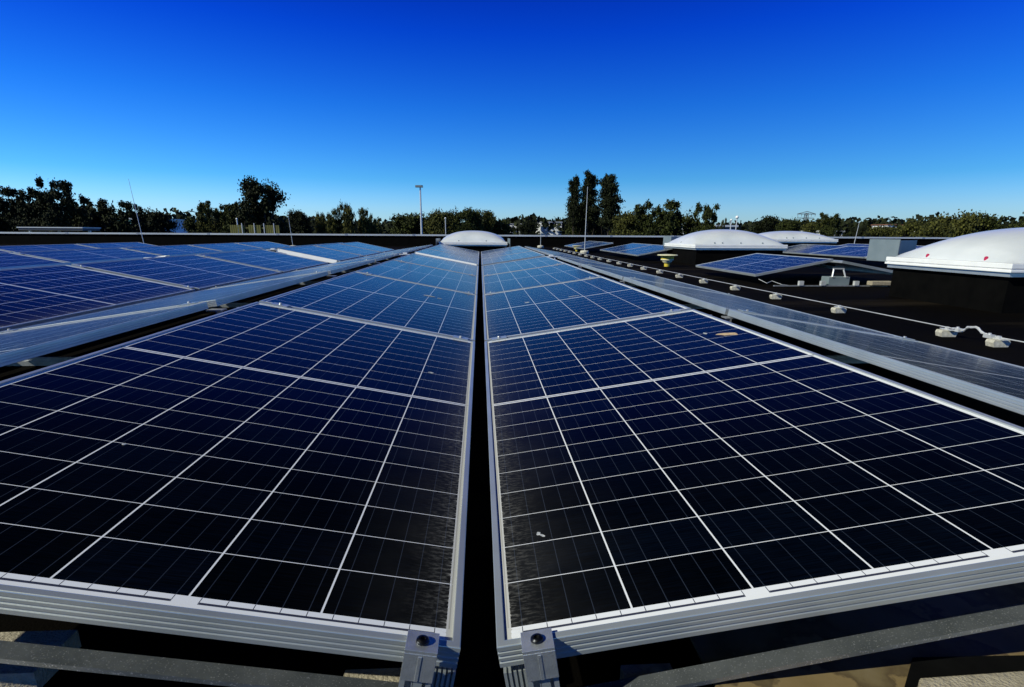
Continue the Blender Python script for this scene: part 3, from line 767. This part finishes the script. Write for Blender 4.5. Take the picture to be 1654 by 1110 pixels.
TREES = [
 (12.0, 64, 4.0, 3.9, 'dense', 'leaf_black', 1, 'dark tree filling the space between the poplar trunks'),
 (-36.8, 50, 3.2, 7.5, 'dense', 'leaf_black', 1, 'wide low dark tree filling the foot of the left cluster'),
 (-31.9, 50, 2.9, 6.0, 'dense', 'leaf_black', 2, 'low dark tree at the right foot of the left cluster'),
 (-25.5, 66, 2.6, 6.5, 'dense', 'leaf_green', 0, 'low green tree between the olive tree and the tall dark tree'),
 (-38.2, 48, 3.8, 4.6, 'loose', 'leaf_black', 0, 'loose dark tree at the very left edge of the picture'),
 (-35.6, 49, 3.7, 4.2, 'loose', 'leaf_black', 1, 'second loose dark tree from the left edge'),
 (-32.6, 46, 4.25, 4.6, 'loose', 'leaf_black', 2, 'tallest feathery tree of the left cluster'),
 (-30.9, 52, 3.0, 3.8, 'loose', 'leaf_black', 0, 'low dark tree behind the tallest one in the left cluster'),
 (-33.2, 51, 3.3, 4.0, 'loose', 'leaf_black', 1, 'ragged dark tree ending the left cluster'),
 (-41.0, 75, 3.6, 5.6, 'dense', 'leaf_black', 0, 'round dark tree right of the turquoise topped building'),
 (-38.0, 80, 2.9, 5.0, 'dense', 'leaf_green', 1, 'low round tree between turquoise topped building and yellow fence'),
 (-31.5, 70, 4.05, 4.4, 'loose', 'leaf_olive', 1, 'thin olive tree left of the tall dark tree'),
 (-28.3, 68, 4.14, 4.0, 'willow', 'leaf_green', 0, 'upright green tree touching the tall dark tree'),
 (-20.2, 55, 5.55, 4.9, 'dense', 'leaf_black', 2, 'tall dark tree behind the yellow fence'),
 (-22.6, 57, 3.2, 4.6, 'loose', 'leaf_green', 2, 'lower leafy tree in front of the tall dark one'),
 (-21.7, 70, 3.35, 3.0, 'dense', 'leaf_black', 0, 'small round black tree right of the tall dark tree'),
 (-20.4, 75, 3.4, 2.4, 'willow', 'leaf_pale', 1, 'thin pale sparse tree between the round black and the olive trees'),
 (-18.6, 72, 4.0, 4.6, 'willow', 'leaf_olive', 0, 'olive tree with upright plumes, left one of the pair'),
 (-15.9, 72, 4.75, 5.0, 'willow', 'leaf_olive', 1, 'olive tree with upright plumes, taller right one of the pair'),
 (-13.9, 73, 3.3, 3.4, 'willow', 'leaf_olive', 0, 'small olive tree at the right foot of the pair'),
 (-12.0, 95, 4.1, 8.6, 'dense', 'leaf_green', 1, 'broad tree left of the street lamp'),
 (-8.6, 97, 4.0, 6.0, 'dense', 'leaf_green', 2, 'dark tree just behind the street lamp'),
 (-6.0, 90, 4.45, 6.2, 'dense', 'leaf_olive', 0, 'olive tinged tree just right of the street lamp'),
 (-2.7, 90, 4.6, 5.6, 'dense', 'leaf_green', 2, 'tree above the central skylight dome'),
 (.3, 92, 4.5, 5.4, 'dense', 'leaf_olive', 1, 'olive round tree right above the central dome'),
 (3.0, 94, 3.0, 4.6, 'dense', 'leaf_green', 0, 'low tree ending the middle row on its right'),
 (13.0, 160, 4.5, 6.6, 'dense', 'leaf_black', 2, 'small distant round tree left of the white warehouse'),
 (10.1, 62, 6.35, 1.8, 'poplar', 'leaf_black', 0, 'left slender one of the three dark poplars'),
 (11.75, 62, 6.9, 2.3, 'poplar', 'leaf_black', 1, 'middle and tallest of the three dark poplars'),
 (13.45, 60, 6.4, 2.9, 'poplar', 'leaf_black', 2, 'right and widest of the three dark poplars'),
 (14.6, 57, 2.7, 3.6, 'dense', 'leaf_olive', 2, 'olive bush like tree at the right foot of the poplars'),
 (11.2, 64, 2.9, 4.8, 'dense', 'leaf_green', 1, 'low green tree at the left foot of the poplars'),
 (13.9, 44, 3.0, 4.6, 'loose', 'leaf_green', 0, 'ragged bright edged tree left of the middle dome'),
 (12.6, 46, 2.5, 3.8, 'dense', 'leaf_olive', 1, 'low bushy tree between the poplars and the ragged tall one'),
 (15.9, 45, 2.6, 4.0, 'dense', 'leaf_green', 2, 'bushy green tree behind the middle dome'),
 (17.2, 43, 2.9, 2.6, 'loose', 'leaf_green', 1, 'small ragged tree top above the middle dome'),
 (19.3, 46, 2.3, 1.7, 'spiky', 'leaf_pale', 2, 'small sparse tree beside the grey building'),
 (56.5, 110, 4.6, 9.0, 'dense', 'leaf_black', 1, 'round dark tree behind the middle dome'),
 (55.4, 100, 3.8, 5.6, 'dense', 'leaf_green', 0, 'green tree left of the pylon'),
 (57.2, 95, 3.2, 6.6, 'dense', 'leaf_olive', 2, 'light olive tree under the pylon'),
 (50.2, 80, 3.75, 4.2, 'loose', 'leaf_green', 1, 'tree with ragged top right of the pylon'),
 (61.8, 90, 3.25, 2.8, 'spiky', 'leaf_black', 0, 'palm like dark tree behind the far dome'),
 (90.2, 120, 3.3, 12, 'dense', 'leaf_green', 0, 'flat dark tree before the small white houses'),
 (76.0, 105, 2.6, 8, 'dense', 'leaf_olive', 1, 'light green low tree left of the big right tree'),
 (47.6, 60, 2.5, 5.2, 'dense', 'leaf_olive', 2, 'low olive tree at the left foot of the big right tree'),
 (51.8, 60, 3.45, 7.0, 'dense', 'leaf_olive', 0, 'big olive tree behind the nearest dome'),
 (56.2, 62, 3.4, 6.4, 'dense', 'leaf_green', 1, 'big green tree right of the big olive one'),
 (60.2, 60, 3.0, 6.0, 'dense', 'leaf_green', 2, 'last dark tree at the right edge of the picture'),
 (66.0, 66, 3.0, 7.0, 'dense', 'leaf_black', 0, 'dark tree just beyond the right edge of the picture'),
]
for x, y, top, wd, kind, leaf, var, label in TREES:
    tree(x, y, top, wd, kind, leaf, var, label)
# far wood that reads as one dark mass on the horizon
def far_wood():
    r = np.random.RandomState(5); V = []; n = 0
    m = 100000
    x = r.uniform(-420, 560, m); d = r.uniform(190, 330, m)
    hgt = 12.4+2.0*np.sin(x*.045)+1.3*np.sin(x*.13+1)+1.0*np.sin(x*.31+2)+r.normal(size=m)*.45+(d-190)*.009
    z = -8+hgt*np.sqrt(r.uniform(.10, 1, m))
    P = np.stack([x, d, z], 1); s = r.uniform(.5, 1.15, m)[:, None]
    a = r.normal(size=(m, 3)); a /= np.linalg.norm(a, axis=1)[:, None]; b_ = np.cross(a, r.normal(size=(m, 3))); b_ /= np.linalg.norm(b_, axis=1)[:, None]
    V = np.stack([P-a*s, P+b_*s, P+a*s, P-b_*s], 1).reshape(-1, 3)
    me = bpy.data.meshes.new('distant_wood'); me.from_pydata(V.tolist(), [], np.arange(4*m).reshape(-1, 4).tolist()); me.materials.append(M['leaf_black'])
    o = bpy.data.objects.new('distant_wood', me); sc.collection.objects.link(o)
    tag(o, 'dark band of far woodland along the whole horizon', 'woodland', kind='stuff')
far_wood()

# ------------------------------------------------------------------ things beyond the roof
def building(x, y, w, d, top, mat, label, roofmat=None, windows=0, fascia=None, name='building'):
    e = empty(name, (x, y, -8)); tag(e, label, 'building'); h = top+8
    k = MB(); k.box(-w/2, w/2, 0, d, 0, h); k.build('wall', mat, e)
    k = MB(); k.box(-w/2-.2, w/2+.2, -.2, d+.2, h, h+.25); k.build('roof', roofmat or M['cap'], e)
    if fascia: k = MB(); k.box(-w/2-.1, w/2+.1, -.15, 0-.003, h-.62, h-.01); k.build('fascia', fascia, e)
    for i in range(windows):
        cx = -w/2+w*(i+.5)/windows
        k = MB(); k.box(cx-.5, cx+.5, -.05, -.004, h-2.2, h-1.1); k.build('window', M['glass_dark'], e)
building(-53.6, 90, 9.2, 12, 2.25, M['white_wall'], 'low white building with turquoise top band behind the left trees', windows=5, fascia=M['turq'])
building(25.0, 200, 7.2, 20, 4.5, M['white_wall'], 'white flat warehouse left of the poplars', windows=3)
building(11.3, 210, 8, 16, 4.0, M['white_wall'], 'small white building right of the middle trees', windows=3)
building(35.1, 80, 2.9, 8, 1.65, M['grey_wall'], 'dark grey flat building between the middle dome and the ball lamps', windows=0)
building(34.0, 88, 3.6, 8, 1.85, M['white_wall'], 'low white building behind the small sparse tree', windows=1)
building(58.6, 92, 3.4, 8, 1.1, M['white_wall'], 'low white building behind the farthest dome', windows=1)
building(104.6, 140, 2.6, 6, 3.2, M['white_wall'], 'tiny white house above the far right trees', roofmat=M['roof_red'], windows=1)
building(112.5, 141, 2.0, 6, 3.2, M['white_wall'], 'second tiny white house, left of the big olive tree', roofmat=M['roof_red'])
# greenish glazed roof light strip beyond the left parapet
e = empty('glazed_canopy', (-26.2, 36, 0)); tag(e, 'long pale green glazed canopy just above the left parapet', 'canopy')
k = MB(); k.box(-1.5, 2.2, 0, 1.6, .55, .66); k.build('glazing', M['grey_wall'], e)
k = MB(); k.box(-1.55, 2.25, -.05, 1.65, .68, .74); k.build('rim', M['cap'], e)
for q in (-1.4, .3, 2.1):
    k = MB(); k.box(q-.06, q+.06, .7, .82, -8, .55); k.build('post', M['mast'], e)
# yellow fence with white posts
e = empty('yellow_fence', (-12.4, 32, -8)); tag(e, 'yellow slatted steel fence with pale posts beyond the parapet', 'fence')
k = MB()
for i in range(24):
    x = -1.2+i*.11
    if i in (7, 8, 15, 16): continue
    k.box(x, x+.085, 0, .03, 8.0, 8.88)
k.box(-1.2, 1.45, .032, .06, 8.70, 8.76); k.box(-1.2, 1.45, .032, .06, 8.1, 8.16); k.build('slats', M['yellow_steel'], e)
for x in (-.55, .1, .62, 1.15):
    k = MB(); k.box(x-.02, x+.02, -.03, -.004, 0, 8.98); k.build('post', M['mast'], e)
k = MB(); k.box(-1.5, 1.8, .1, 2.5, 0, 7.9); k.build('base_wall', M['grey_wall'], e)
# street lamp
e = empty('street_lamp', (-4.07, 40, -8)); tag(e, 'tall street lamp with flat head over the middle trees', 'street lamp')
k = MB(); k.tube([(0, 0, 0), (0, 0, 6), (.02, 0, 11.55)], [.11, .085, .05], 10); k.build('pole', M['mast'], e)
k = MB(); k.box(-.30, .20, -.15, .15, 11.52, 11.60, Matrix.Translation((0, 0, 0)) ); k.prism([(-.30, -.10), (.12, -.13), (.20, 0), (.12, .13), (-.30, .10)], 11.60, 11.66); k.build('lamp_head', M['grey_sheet'], e)
for (x, y, t, lb, bs) in ((25.1, 55, 2.2, 'white ball lamp on a thin pole behind the middle dome', .16), (24.55, 55, 1.95, 'thin pole with small lamp left of the white ball lamp', .10), (-20.6, 50, 1.6, 'small white ball lamp before the round black tree', .08), (-4.2, 70, 2.3, 'small white ball lamp right of the central trees', .1)):
    e = empty('ball_lamp', (x, y, -8)); tag(e, lb, 'lamp')
    k = MB(); k.tube([(0, 0, 0), (0, 0, t+8-bs)], .05, 7); k.build('pole', M['mast'], e)
    k = MB(); k.lathe([(bs*.35, -bs), (bs*.9, -bs*.5), (bs, 0), (bs*.8, bs*.55), (bs*.3, bs*.9)], c=(0, 0, t+8), seg=14); k.build('globe', M['flange'], e, smooth=True)
# pylon
e = empty('power_pylon', (291.5, 500, -8)); tag(e, 'far lattice power pylon with one wide crossarm above the right trees', 'pylon')
k = MB(); zt = 28.3
for s in (-1, 1):
    for q in (-1, 1): k.tube([(s*3.5, q*3.5, 0), (s*.9, q*.9, zt)], [.32, .25], 5)
for i in range(9):
    z0 = zt*i/9; z1 = zt*(i+1)/9; w0 = 3.5-2.6*i/9; w1 = 3.5-2.6*(i+1)/9
    for q in (-1, 1): k.tube([(-w0, q*w0, z0), (w1, q*w1, z1)], .16, 4); k.tube([(w0, q*w0, z0), (-w1, q*w1, z1)], .16, 4)
k.build('tower', M['lattice'], e)
k = MB(); k.tube([(-8.5, 0, zt-1), (8.5, 0, zt-1)], .35, 5); k.tube([(-8.5, 0, zt-1), (0, 0, zt+1.2), (8.5, 0, zt-1)], .28, 5); k.tube([(-7, 0, zt-4.5), (7, 0, zt-4.5)], .3, 5)
for x in (-8, -4.5, 4.5, 8): k.tube([(x, 0, zt-1), (x, 0, zt-3.2)], .22, 4)
k.build('crossarm', M['lattice'], e)
